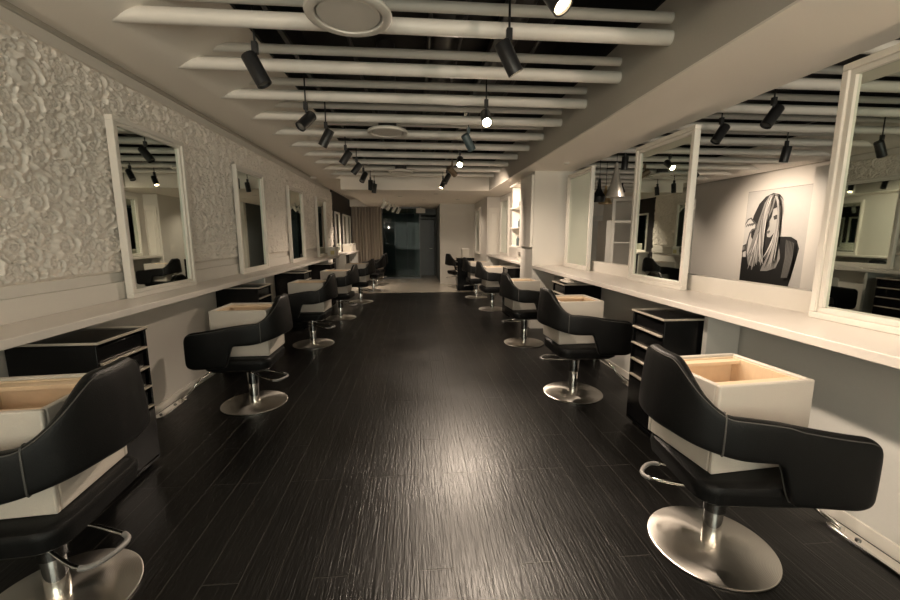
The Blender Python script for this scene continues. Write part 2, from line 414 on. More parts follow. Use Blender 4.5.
# ---- far end
struct('wall_far', MB().box(.76, 2.45, 12.4, 12.55, 0, LOW), 'wall')
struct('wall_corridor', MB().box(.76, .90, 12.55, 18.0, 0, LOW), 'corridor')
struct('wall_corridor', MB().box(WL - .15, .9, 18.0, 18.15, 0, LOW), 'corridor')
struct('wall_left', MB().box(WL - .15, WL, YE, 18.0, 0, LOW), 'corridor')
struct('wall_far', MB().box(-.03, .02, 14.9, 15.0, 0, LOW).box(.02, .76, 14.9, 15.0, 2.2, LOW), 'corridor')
dr = struct('door_2', MB().box(.02, .70, 14.93, 14.98, .01, 2.02), 'darkdoor', .004)
obj('door_handle', MB().tube([(.62, 14.93, 1.0), (.62, 14.88, 1.0)], .01).tube([(.63, 14.875, 1.0), (.52, 14.875, 1.0)], .009), 'chrome', dr)
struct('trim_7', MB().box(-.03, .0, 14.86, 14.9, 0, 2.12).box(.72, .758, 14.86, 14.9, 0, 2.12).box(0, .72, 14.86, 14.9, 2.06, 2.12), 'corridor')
# glass partition
gp = thing('glass_partition', 'tall dark glass partition between curtain and far door', 'partition', (-.55, 14.0, 0))
for i in range(3):
    x = -.52 + i * .41
    obj('glass_pane', MB().box(x, x + .40, -.006, .006, .05, 2.36), 'glass', gp)
obj('bottom_rail', MB().box(-.55, .72, -.025, .025, 0.0, .05), 'darkdoor', gp)
obj('top_rail', MB().box(-.55, .72, -.025, .025, 2.36, 2.41), 'darkdoor', gp)
obj('post', MB().box(.70, .74, -.03, .03, 0, 2.41), 'darkdoor', gp)
obj('post', MB().box(-.57, -.53, -.03, .03, 0, 2.41), 'darkdoor', gp)
# curtain
mb = MB(); n = 160; vs = []
for i in range(n + 1):
    x = -2.1 + 1.0 * i / n; a = 2 * PI * i / n * 10
    y = 13.9 + .055 * math.sin(a) + .02 * math.sin(2.3 * a + 1)
    vs += [(x + .015 * math.cos(a), y, .03), (x, y * 1 + .01 * math.sin(a), LOW)]
mb.add(vs, [(2 * i, 2 * i + 2, 2 * i + 3, 2 * i + 1) for i in range(n)])
o = obj('curtain', mb, 'curtain'); md = o.modifiers.new('thick', 'SOLIDIFY'); md.thickness = .006
tag(o, 'floor length beige curtain hanging in folds left of the glass partition', 'curtain')
o = obj('hanging_sign', MB().box(.05, .35, 13.7, 13.74, 2.20, 2.36).tube([(.2, 13.72, 2.36), (.2, 13.72, 2.41)], .01), 'pale', None, .006)
tag(o, 'small pale unlit box sign hanging from the ceiling above the far door', 'sign')
for i, (x, y) in enumerate(((-.35, 10.3), (.25, 11.2), (1.15, 11.0), (-.1, 12.6), (.5, 9.6))):
    ld = bpy.data.lights.new('downlight', 'SPOT'); ld.energy = [9, 8, 16, 9, 8][i]; ld.color = WARM; ld.spot_size = 2.2; ld.spot_blend = .9; ld.shadow_soft_size = .03
    lo = bpy.data.objects.new('downlight', ld); C.objects.link(lo); lo.location = (x, y, LOW - .02)
    o = obj('recessed_downlight', MB().lathe([(.04, LOW - .006), (.055, LOW - .006), (.058, LOW), (.04, LOW)], 24, (x, y, 0)), 'lampwhite')
    tag(o, '%s small recessed downlight in the flat far ceiling, counted from the left' % ['Second', 'Fourth', 'Fifth', 'First', 'Third'][i] if False else ['small recessed ring left in the far ceiling, nearer one', 'small recessed ring in the centre of the far ceiling', 'small recessed ring at the right of the far ceiling', 'small recessed ring in the far ceiling close to the hanging sign', 'small recessed ring in the far ceiling nearest the ceiling step'][i], 'ceiling light', 'recessed rings in the far ceiling')
o = obj('smoke_detector', MB().lathe([(.03, LOW - .012), (.04, LOW)], 24, (2.02, 5.45, 0)), 'lampwhite')
tag(o, 'small white round detector on the soffit above the right counter', 'detector')

# ------------------------------------------------------------------ counters
def counter(x0, x1, y0, y1, label):
    t = thing('counter', label, 'counter', (0, 0, 0))
    obj('worktop', MB().box(x0, x1, y0, y1, .955, 1.0), 'counter', t, .004)
    return t
c = counter(WL + .0005, -1.80, YB + .01, 9.95, 'long white counter along the left relief wall')
for y in (5.15, 8.9):
    struct('trim_%d' % (20 + int(y)), MB().box(WL + .013, -1.86, y, y + .04, .0, .9545), 'wall_shade', .003)
c = counter(1.80, WR, YB + .01, 6.149, 'long white counter in front of the right opening')
for y in (2.455, 0.1):
    struct('trim_%d' % (30 + int(y)), MB().box(1.915, 2.147, y, y + .04, 0, .9545), 'wall_shade', .003)
c = counter(1.80, 2.119, 6.87, 10.14, 'far white counter on the right beyond the pillar')
c = counter(WL + .031, -1.80, 11.0, 13.3, 'far left counter under the dark wall panel')
for y in (11.02, 13.24): obj('support_panel', MB().box(WL + .04, -1.84, y, y + .04, 0, .955), 'wall_shade', c, .003)

# ------------------------------------------------------------------ mirrors
def make_mirror(side, w=.87, h=1.27):
    # local: x = depth (0 back .. +d towards the room), y = width
    t = thing('mirror', '', 'mirror')
    d = .052; fw = .06
    def ring(x0, x1, a, b):     # frame ring between inset a and b
        m = MB()
        m.box(x0, x1, a, w - a, a, b); m.box(x0, x1, a, w - a, h - b, h - a)
        m.box(x0, x1, a, b, b, h - b); m.box(x0, x1, w - b, w - a, b, h - b)
        return m
    obj('frame', ring(0, d, 0, fw * .55), 'frame', t, .004)
    obj('inner_frame', ring(.005, d - .014, fw * .55, fw), 'frame', t, .003)
    obj('mirror_glass', MB().box(.008, .020, fw - .004, w - fw + .004, fw - .004, h - fw + .004), 'mirror', t)
    obj('backing', MB().box(0, .005, .034, w - .034, .034, h - .034), 'wall_shade', t)
    return t
m0 = make_mirror(1)
lm = [(3.10, 'nearest white framed mirror on the left counter, against the relief'),
      (5.04, 'second white framed mirror along the left relief wall'),
      (7.02, 'third white framed mirror along the left relief wall'),
      (8.95, 'fourth mirror on the left, last one before the dark panel'),
      (11.15, 'first framed mirror on the dark far left panel'),
      (12.35, 'second framed mirror on the dark far left panel'),
      (13.15, 'third framed mirror on the dark panel, next to the curtain')]
for i, (y, lb) in enumerate(lm):
    x = WL + (.055 if i < 4 else .031)
    if i == 0: o = m0; o.location = (x, y, 1.0005); o['label'] = lb
    else: o = dup(m0, (x, y, 1.0005), 0, lb)
    if i < 4: o['group'] = 'mirrors along the left wall'
    else: o.scale = (.7, .72 if i < 6 else .6, .86); o['group'] = 'mirrors on the dark panel'
for y, lb in ((1.19, 'largest looking framed mirror at the right edge on the right counter'),
              (3.17, 'middle framed mirror on the right counter, in front of the opening'),
              (5.06, 'framed mirror on the right counter beside the pillar'),
              (9.05, 'framed mirror on the far right counter beyond the pillar')):
    w_ = .93 if y == 5.06 else 1
    o = dup(m0, ((WR - .045 if y < 8 else 2.12) - .003, y + .87 * w_, 1.0005), PI, lb); o.scale = (1, w_, 1.035); o['group'] = 'mirrors along the right counter'
o = dup(m0, (1.798, 11.95, .95), PI, 'mirror seen edge on at the far right wall'); o['group'] = 'mirrors along the right counter'

# ------------------------------------------------------------------ styling chair  (faces +x)
def plan():
    P = [(.37, -.320), (.28, -.314), (.18, -.305), (.09, -.296), (.0, -.287), (-.09, -.275), (-.17, -.252), (-.243, -.218), (-.292, -.160), (-.320, -.08), (-.327, 0)]
    return P + [(x, -y) for x, y in reversed(P[:-1])]
def smooth_curve(P, n):
    P = [Vector((*p, 0)) for p in P]; out = []
    k = len(P)
    for i in range(k - 1):
        p0, p1, p2, p3 = P[max(i - 1, 0)], P[i], P[i + 1], P[min(i + 2, k - 1)]
        for j in range(n):
            t = j / n
            out.append(.5 * ((2 * p1) + (p2 - p0) * t + (2 * p0 - 5 * p1 + 4 * p2 - p3) * t * t + (3 * p1 - p0 - 3 * p2 + p3) * t ** 3))
    out.append(P[-1]); return out
def sstep(a, b, x):
    t = max(0, min(1, (x - a) / (b - a))); return t * t * (3 - 2 * t)
def smooth_curve2(P, n):
    P = [Vector(p) for p in P]; out = []; k = len(P)
    for i in range(k - 1):
        p0, p1, p2, p3 = P[max(i - 1, 0)], P[i], P[i + 1], P[min(i + 2, k - 1)]
        for j in range(n):
            t = j / n
            out.append(.5 * ((2 * p1) + (p2 - p0) * t + (2 * p0 - 5 * p1 + 4 * p2 - p3) * t * t + (3 * p1 - p0 - 3 * p2 + p3) * t ** 3))
    out.append(P[-1]); return out
def make_chair(label):
    t = thing('styling_chair', label, 'chair', group='black styling chairs')
    pts = smooth_curve(plan(), 7); n = len(pts)
    ZT, ZB = [], []
    cs = []; L = [0]
    for i in range(1, n): L.append(L[-1] + (pts[i] - pts[i - 1]).length)
    T = L[-1]
    for i, p in enumerate(pts):
        d = min(L[i], T - L[i])                   # distance from the arm front
        # top: arm .69 at the front, .735 at the seam, back .91
        zt = .715 + .05 * sstep(0, .50, d) + .195 * sstep(.51, .78, d)
        zb = .418 + .174 * sstep(.275, .345, d) + .05 * sstep(.45, .76, d)
        # rounded front corners
        r = .07
        if d < r:
            q = r - math.sqrt(max(0, r * r - (r - d) ** 2)); zt -= q; zb += q * .75
        ZT.append(zt); ZB.append(zb)
    NS = 16; vs = []
    def section(i, grow=0.):
        p = pts[i]; tg = (pts[min(i + 1, n - 1)] - pts[max(i - 1, 0)]).normalized()
        nm = Vector((tg.y, -tg.x, 0))              # outward
        out = []
        zt, zb = ZT[i] + grow, ZB[i] - grow; zc = (zt + zb) / 2; hh = (zt - zb) / 2
        d = min(L[i], T - L[i])
        th = .026 * (1 if d > .03 else (.45 + .55 * math.sqrt(max(0, 1 - (1 - d / .03) ** 2)))) + grow
        lean = .10 * sstep(.5, .8, d)
        for j in range(NS):
            a = 2 * PI * j / NS
            ca, sa = math.cos(a), math.sin(a)
            e = .32
            u = th * math.copysign(abs(ca) ** .55, ca); w = hh * math.copysign(abs(sa) ** e, sa)
            # keep the ends round with radius ~ thickness
            z = zc + w
            q = p + nm * (u + lean * (z - .62)) ; out.append(Vector((q.x, q.y, z)))
        return out
    for i in range(n): vs += section(i)
    fs = [(i * NS + j, i * NS + (j + 1) % NS, (i + 1) * NS + (j + 1) % NS, (i + 1) * NS + j) for i in range(n - 1) for j in range(NS)]
    fs += [tuple(range(NS)), tuple((n - 1) * NS + j for j in range(NS))]
    sh = obj('backrest', MB().add(vs, fs), 'leather', t)
    sh.modifiers.new('sub', 'SUBSURF').render_levels = 1
    # piping along the top edge, outer and inner, and the two seams
    S = [section(i, .0005) for i in range(n)]
    for jj in (2, 6):
        obj('piping', MB().tube([S[i][jj] + Vector((0, 0, .001)) for i in range(3, n - 3)], .0021, 6), 'piping', sh)
    obj('piping', MB().tube([S[i][13] + Vector((0, 0, -.001)) for i in range(3, n - 3)], .0021, 6), 'piping', sh)
    for d0 in (.54, T - .54):
        i = min(range(n), key=lambda i: abs(L[i] - d0))
        ring = S[i] + [S[i][0]]
        obj('seam', MB().tube([p + Vector((0, 0, 0)) for p in ring], .0034, 6), 'piping', sh)
    # seat
    mb = MB(); prof = [(.352, .07), (.360, .03), (.382, .006), (.425, 0), (.445, .0), (.458, .006), (.466, .022), (.468, .045)]
    vs = []; nn = None
    for z, ins in prof:
        R = rrect(-.225 + ins, .30 - ins, -.256 + ins, .256 - ins, .085, 7); nn = len(R); vs += [(x, y, z) for x, y in R]
    fs = [(i * nn + j, i * nn + (j + 1) % nn, (i + 1) * nn + (j + 1) % nn, (i + 1) * nn + j) for i in range(len(prof) - 1) for j in range(nn)]
    fs += [tuple(range(nn)), tuple((len(prof) - 1) * nn + j for j in range(nn))]
    obj('seat', MB().add(vs, fs), 'leather', t)
    obj('seat_bracket', MB().box(-.12, .12, -.06, .06, .335, .3525).box(-.03, .03, -.11, .11, .332, .3525), 'black', t, .004)
    # base
    obj('base', MB().lathe([(.262, 0), (.268, .003), (.268, .009), (.262, .013), (.06, .018), (.001, .018)], 72), 'brushed', t)
    obj('column', MB().lathe([(.040, .017), (.040, .25), (.038, .255)], 32), 'chrome', t)
    obj('piston', MB().lathe([(.047, .19), (.047, .325), (.043, .33), (.043, .335)], 32), 'dark_chrome', t)
    obj('lock_ring', MB().lathe([(.050, .295), (.052, .30), (.052, .325), (.050, .33)], 32), 'chrome', t)
    # pump lever: a U-shaped loop, pointing back and to the left
    d = Vector((-.72, .69, 0)); s = Vector((.69, .72, 0)) * 1.35
    zz = lambda v: Vector((0, 0, v))
    P = [d * .03 + s * .035 + zz(.30), d * .10 + s * .05 + zz(.292), d * .22 + s * .062 + zz(.272), d * .275 + s * .062 + zz(.264), d * .305 + s * .048 + zz(.262), d * .318 + s * .02 + zz(.262)]
    P = smooth_curve2(P + [Vector((0, 0, 2 * 0)) + (p - s * (2 * p.dot(s) / s.length_squared)) for p in reversed(P)], 3)
    lv = obj('pump_lever', MB().tube(P, .0075, 10), 'chrome', t)
    obj('lever_grip', MB().tube(P[len(P) // 2 - 8:len(P) // 2 + 9], .0105, 10), 'grip', lv)
    return t

def make_crate(label):
    t = thing('storage_box', label, 'box', group='white open boxes on the styling chairs')
    a, b, h = .225, .205, .385; w = .022
    m = MB()
    m.box(-a, a, -b, -b + w, 0, h).box(-a, a, b - w, b, 0, h).box(-a, -a + w, -b + w, b - w, 0, h).box(a - w, a, -b + w, b - w, 0, h).box(-a + w, a - w, -b + w, b - w, 0, .02)
    obj('box_shell', m, 'white_leather', t, .007, 3)
    m = MB(); q = .0005; l = .012
    x0, x1, y0, y1 = -a + w + q, a - w - q, -b + w + q, b - w - q
    m.box(x0, x1, y0, y0 + l, .21, h - .012).box(x0, x1, y1 - l, y1, .21, h - .012).box(x0, x0 + l, y0 + l, y1 - l, .21, h - .012).box(x1 - l, x1, y0 + l, y1 - l, .21, h - .012)
    obj('wooden_lining', m, 'ply', t, .001)
    obj('wooden_floor', MB().box(x0 + l, x1 - l, y0 + l, y1 - l, .21, .222), 'ply', t)
    obj('wooden_ledge', MB().box(x0 + l, x1 - l, y0 + l, y0 + l + .055, h - .034, h - .018), 'ply', t, .001)
    obj('wooden_ledge', MB().box(x0 + l, x1 - l, y1 - l - .045, y1 - l, h - .034, h - .018), 'ply', t, .001)
    return t
ch0 = make_chair(''); cr0 = make_crate('')
first = True
R = math.radians
def station(x, y, rz, lb, brz, lbb, box=True, off=(.055, .03), lift=0, sx=1):
    global first
    if first: c, b = ch0, cr0
    else: c, b = dup(ch0), None
    c.location = (x, y, 0); c.rotation_euler = (0, 0, rz); c['label'] = lb
    if box:
        if not first: b = dup(cr0)
        o = Vector((off[0] * (1 if x > 0 else -1), off[1], 0))
        b.location = (x + o.x, y + o.y, .4685 + lift); b.rotation_euler = (0, 0, brz); b.scale = (sx, 1, 1); b['label'] = lbb
    for k in c.children:
        if lift and not k.name.startswith(('base', 'column')): k.location.z += lift
    if x < 0:
        for k in c.children:
            if k.name.startswith('pump_lever'): k.rotation_euler = (0, 0, R(21))
    first = False
R = math.radians
station(1.378, 1.61, R(-6), 'black leather styling chair nearest the camera on the right', R(5), 'open white box with wooden rim on the nearest right chair', off=(.045, .065), sx=1.02)
station(1.45, 3.50, R(1), 'black styling chair on the right, second from the camera, beside the black drawer cabinet', R(2), 'open white box on the second right styling chair', off=(.0, .10), sx=.9, lift=.03)
station(1.47, 5.30, R(3), 'black styling chair on the right, third from the camera', R(4), 'open white box on the third right styling chair', off=(-.02, .10), sx=.82, lift=.01)
station(1.52, 7.9, R(6), 'black styling chair on the right just past the pillar, fourth from the camera', R(3), 'open white box on the fourth right styling chair')
station(1.44, 9.5, R(2), 'black styling chair on the right, fifth from the camera', R(2), 'white box on the fifth right styling chair')
station(1.20, 11.62, R(20), 'farthest black styling chair on the right, on the pale tiles', 0, '', box=False)
station(-1.44, 1.55, R(180 + 4), 'black styling chair nearest the camera, cut by the left edge', R(185), 'open white box with wooden rim at the left edge of the picture', off=(.06, .03), lift=.018)
station(-1.42, 3.51, R(180 + 2), 'black styling chair on the left, second from the camera', R(180), 'open white box on the second left styling chair', off=(.02, .05))
station(-1.39, 5.48, R(180 - 2), 'black styling chair on the left, third from the camera', R(178), 'open white box on the third left styling chair', off=(.02, .05))
station(-1.34, 7.25, R(180 - 4), 'black styling chair on the left, fourth from the camera', R(178), 'open white box on the fourth left styling chair')
station(-1.22, 9.05, R(180 - 6), 'black styling chair on the left, fifth from the camera', R(176), 'white box on the fifth left styling chair')
station(-1.12, 10.9, R(180 - 10), 'black styling chair on the left, sixth, at the edge of the pale tiles', 0, '', box=False)
station(-1.15, 12.2, R(180 - 10), 'farthest black styling chair on the left, in front of the curtain', 0, '', box=False)

# ------------------------------------------------------------------ drawer trolleys (front at x=0 facing -x, body behind)
def make_trolley():
    t = thing('drawer_cabinet', '', 'cabinet', group='black drawer cabinets')
    w, d, h = .40, .44, .90
    m = MB()
    m.box(0, d, 0, .018, .03, h - .02).box(0, d, w - .018, w, .03, h - .02).box(d - .015, d, .018, w - .018, .03, h - .02).box(.0, d, .018, w - .018, .03, .05)
    obj('body', m, 'gloss_black', t, .002)
    tp = obj('tray_top', MB().box(-.01, d, -.002, w + .002, h - .02, h - .008), 'gloss_black', t, .002)
    obj('tray_rim', MB().box(-.014, -.006, -.004, w + .004, h - .012, h).box(-.006, d, -.004, .002, h - .012, h).box(-.006, d, w - .002, w + .004, h - .012, h).box(d - .006, d, .002, w - .002, h - .012, h), 'lip', tp)
    zs = [.78, .655, .53, .405]
    for i, z in enumerate(zs):
        dw = obj('drawer', MB().box(.012, d - .02, .022, w - .022, z, z + .085), 'gloss_black', t, .002)
        obj('drawer_lip', MB().box(-.014, .012, .020, w - .020, z - .012, z - .002), 'lip', dw, .001)
    dr = obj('door', MB().box(-.004, .014, .020, w - .020, .06, .375), 'gloss_black', t, .003)
    for y in (.04, w - .04):
        for x in (.05, d - .05):
            obj('caster', MB().tube([(x, y - .01, .016), (x, y + .01, .016)], .015, 16), 'black', t)
    return t
tr0 = make_trolley(); tr0.location = (1.66, 2.52, 0); tr0.rotation_euler = (0, 0, 0)
tr0['label'] = 'black drawer cabinet under the right counter behind the nearest chair'
dup(tr0, (1.71, 4.50, 0), 0, 'black drawer cabinet under the right counter near the pillar, with folded towels on it')
dup(tr0, (1.62, 7.02, 0), 0, 'black drawer cabinet under the far right counter, just past the pillar')
dup(tr0, (1.10, 10.55, 0), 0, 'black cabinet standing on the pale tiles at the far right')
dup(tr0, (-1.67, 2.60, 0), PI, 'black drawer cabinet under the left counter at the left edge')
dup(tr0, (-1.70, 4.90, 0), PI, 'black drawer cabinet under the left counter behind the second chair')
dup(tr0, (-1.70, 6.75, 0), PI, 'black drawer cabinet under the left counter behind the third chair')
dup(tr0, (-1.70, 8.72, 0), PI, 'black drawer cabinet under the left counter behind the fourth chair')
tw = thing('towel_stack', 'folded pale towels lying on the cabinet near the pillar', 'towels', (1.88, 4.68, .8995))
for i in range(1):
    obj('towel', MB().box(-.12, .12, -.14, .14, .0, .028), 'white_leather', tw, .01, 3)
    obj('towel', MB().box(-.08, .09, -.10, .11, .0282, .05), 'white_leather', tw, .01, 3)

# ------------------------------------------------------------------ footrests on the wall side
def make_foot():
    t = thing('footrest', '', 'footrest', group='chrome footrests below the counters')
    obj('mounting_plate', MB().prism_z(rrect(-.035, .035, -.46, -.06, .033, 6), .0, .014), 'chrome', t, .003)
    for y in (-.40, -.20):
        obj('bolt', MB().lathe([(.012, .014), (.012, .020), (.006, .024)], 16, (0, y, 0)), 'dark_chrome', t)
    P = [(-.0, -.13, .020), (-.0, -.07, .022), (-.01, -.02, .035), (-.04, .03, .075), (-.07, .10, .13), (-.10, .45, .15), (-.10, .58, .15), (-.06, .62, .13), (-.0, .63, .06), (0, .63, 0)]
    V = smooth_curve2(P, 6)
    obj('foot_bar', MB().tube(V, .013, 12), 'chrome', t)
    return t
ft = make_foot(); ft.location = (2.09, 1.76, 0); ft['label'] = 'chrome footrest on the floor right of the nearest right chair'
dup(ft, (2.07, 3.78, 0), 0, 'chrome footrest at the wall behind the second right chair')
o = dup(ft, (-2.08, 3.70, 0), 0, 'chrome footrest at the wall behind the second left chair'); o.scale = (-1, 1, 1)
o = dup(ft, (-2.06, 5.55, 0), 0, 'chrome footrest at the wall behind the third left chair'); o.scale = (-1, 1, 1)

# ------------------------------------------------------------------ track spotlights
def spot(x, y, z, aim, label, mat='lampblack', face='lens', ztop=2.8305, group='spotlights', sc=1., power=0, cone=70, col=WARM):
    t = thing('track_spotlight', label, 'spotlight', (x, y, z), group=group)
    aim = Vector(aim).normalized()
    L_ = .185 * sc; r = .046 * sc
    q = aim.to_track_quat('Z', 'X').to_matrix()
    b = obj('lamp_body', MB().lathe([(r * .9, -L_ / 2), (r, -L_ / 2 + .006), (r, L_ / 2), (r * .82, L_ / 2), (r * .80, L_ / 2 - .02), (.001, L_ / 2 - .022)], 32, mat=q), mat, t)
    obj('lamp_lens', MB().lathe([(r * .78, L_ / 2 - .019), (r * .78, L_ / 2 - .012), (.001, L_ / 2 - .010)], 28, mat=q), face, b)
    hz = .10 * sc
    piv = -aim * (L_ * .15); side = Vector((r + .006, 0, 0)) if abs(aim.x) < .9 else Vector((0, r + .006, 0))
    obj('yoke', MB().tube([(0, 0, hz), (0, 0, hz * .75), tuple(-aim * L_ * .42)], .010 * sc, 10), mat, t)
    obj('adapter', MB().box(-.017, .017, -.017, .017, hz - .01, hz + .055), mat, t, .003)
    obj('stem', MB().tube([(0, 0, hz + .05), (0, 0, ztop - z)], .0065, 10), mat, t)
    if power:
        ld = bpy.data.lights.new('lamp', 'SPOT'); ld.energy = power * PW; ld.color = col
        ld.spot_size = R(cone); ld.spot_blend = .8; ld.shadow_soft_size = .04
        lo = bpy.data.objects.new('lamp', ld); C.objects.link(lo)
        lo.location = Vector((x, y, z)) + aim * (L_ / 2 + .03)
        lo.rotation_euler = (-aim).to_track_quat('Z', 'Y').to_euler()
    return t
G1 = 'spotlights on the left track'; G2 = 'spotlights on the right track'
def track(x, y0, y1, z, label, mat='lampblack'):
    o = obj('light_track', MB().box(x - .017, x + .017, y0, y1, z, z + .03), mat, None, .002); tag(o, label, 'light track'); return o
LS = [(-.94, 2.72, 2.44, (.45, .05, -.9), 'largest black spotlight on the left track, nearest the camera'),
      (-.93, 3.82, 2.44, (-.45, -.6, -.7), 'second spotlight of the left track, showing its lens'),
      (-.89, 4.44, 2.44, (-.5, .1, -.85), 'third spotlight of the left track, tilted left'),
      (-.87, 5.5, 2.44, (-.55, 0, -.8), 'fourth spotlight of the left track'),
      (-.85, 6.35, 2.44, (-.6, 0, -.75), 'fifth spotlight of the left track'),
      (-.86, 7.25, 2.44, (-.3, -.5, -.8), 'sixth spotlight of the left track, turned to the camera'),
      (-.84, 8.15, 2.42, (-.02, -.1, -1), 'seventh spotlight of the left track, pointing straight down'),
      (-.82, 8.7, 2.42, (-.15, 0, -1), 'eighth and last black spotlight of the left track')]
for x, y, z, a, lb in LS: spot(x, y, z, a, lb, group=G1, ztop=2.8305)
track(-.90, YB + .05, YT - .03, 2.831, 'black light track above the left row of spotlights')
RS = [(.60, 1.87, 2.48, (.35, -.45, -.8), 'lit spotlight at the top edge of the picture', 'lampblack', 'bulb_soft', 36, 95),
      (.555, 2.50, 2.47, (.5, .1, -.85), 'black spotlight on the right track tilted to the right, lit lens edge', 'lampblack', 'bulb_soft', 62, 95),
      (.64, 3.75, 2.48, (-.05, -.78, -.62), 'bright lit spotlight glaring at the camera, nearer one', 'lampblack', 'bulb', 150, 92),
      (.60, 4.65, 2.47, (.5, .35, -.8), 'slate grey spotlight between the two glaring ones', 'lampteal', 'lens', 82, 95),
      (.655, 6.0, 2.50, (-.10, -.80, -.60), 'bright lit spotlight glaring at the camera, farther one', 'lampblack', 'bulb', 170, 92),
      (.61, 6.75, 2.48, (.62, .55, -.55), 'bronze coloured spotlight behind the glaring ones', 'lampbrown', 'lens', 170, 95),
      (.58, 7.45, 2.46, (-.45, -.2, -.85), 'black spotlight near the far end of the right track', 'lampblack', 'lens', 90, 110),
      (.55, 8.05, 2.44, (-.4, -.3, -.85), 'last black spotlight of the right track, lens edge lit', 'lampblack', 'bulb_soft', 25, 80)]
for x, y, z, a, lb, mt, fc, pw, cn in RS: spot(x, y, z, a, lb, mt, fc, 2.8305, G2, power=pw, cone=cn)
track(.60, YB + .05, YT - .03, 2.831, 'black light track above the right row of spotlights')
# unseen spotlights added along the same track as fill light
spot(.60, .6, 2.47, (.55, .0, -.85), 'added fill spotlight of the right track above the camera', group=G2, ztop=2.8305, face='bulb_soft', power=18, cone=95)
spot(.60, -.8, 2.47, (.3, .5, -.85), 'added fill spotlight of the right track behind the camera', group=G2, ztop=2.8305, face='bulb_soft', power=40, cone=100)
# white spots of the far lower ceiling
for i, (x, y) in enumerate(((-.80, 10.9), (-.72, 11.7), (-.62, 12.6), (-.52, 13.4))):
    spot(x, y, 2.25, (-.5, .2, -.8), '%s white spotlight below the flat far ceiling, counted from the camera' % ORD[i].capitalize(), 'lampwhite', 'bulb_soft' if i < 2 else 'lens', 2.41, 'white spotlights near the curtain', power=[60, 50, 0, 0][i], cone=100)

# ------------------------------------------------------------------ shelf unit on the pillar
t = thing('wall_shelf_unit', 'tall white wall shelf unit on the pillar above the far counter', 'shelf', (0, 0, 0))
obj('side_panel', MB().box(1.76, 1.799, 6.16, 6.82, 1.28, 2.36), 'frame', t, .004)
obj('back_panel', MB().box(2.06, 2.08, 6.865, 7.50, 1.25, 2.34), 'wall_shade', t)
obj('end_panel', MB().box(1.80, 2.08, 7.50, 7.53, 1.25, 2.34), 'frame', t)
for z in (1.25, 1.58, 1.93, 2.32): obj('shelf', MB().box(1.74, 2.06, 6.865, 7.499, z, z + .022), 'frame', t, .002)
bi = 0
for z, ys in ((1.272, (6.95, 7.1, 7.3)), (1.602, (6.94, 7.06, 7.2, 7.36)), (1.952, (7.0, 7.15))):
    for y in ys:
        hgt = random.uniform(.12, .2)
        o = obj('bottle', MB().lathe([(.028, 0), (.03, .004), (.03, hgt * .75), (.012, hgt * .85), (.012, hgt)], 20, (1.86, y, z)), ['frame', 'pale', 'lampteal'][bi % 3])
        tag(o, '%s product bottle on the %s shelf of the wall shelf unit' % (['First', 'Second', 'Third', 'Fourth'][ys.index(y)], {1.272: 'lowest', 1.602: 'middle', 1.952: 'upper'}[z]), 'bottle', 'bottles on the wall shelves'); bi += 1
# white boxes on counters far away
for x0, x1, y0, y1, z0, h, lb in ((-2.0, -1.82, 9.5, 9.9, 1.0005, .17, 'white carton with yellow label at the end of the left counter'),
                              (-2.05, -1.83, 11.82, 12.3, 1.0005, .20, 'pale carton on the far left counter, nearer the camera'),
                              (-1.98, -1.83, 12.5, 12.9, 1.0005, .20, 'pale carton on the far left counter, nearer the curtain'),
                              (1.90, 2.05, 7.15, 7.4, 1.0005, .13, 'small white carton on the far right counter beside the shelf unit')):
    t = thing('carton', lb, 'box', ((x0 + x1) / 2, (y0 + y1) / 2, z0)); a, b = (x1 - x0) / 2, (y1 - y0) / 2
    obj('box_body', MB().box(-a, a, -b, b, 0, h), 'pale', t, .004)
    obj('lid', MB().box(-a - .004, a + .004, -b - .004, b + .004, h, h + .022), 'frame', t, .004)
    if 'yellow' in lb: obj('sticker', MB().box(a * -.2, a * .8, -b - .0025, -b - .0005, .03, .12), 'yellow', t)
t = thing('carton', 'pale box standing on the cabinet at the far right', 'box', (1.33, 10.75, .9005))
obj('box_body', MB().box(-.10, .10, -.12, .12, 0, .2), 'pale', t, .004); obj('lid', MB().box(-.104, .104, -.124, .124, .2, .222), 'frame', t, .003)

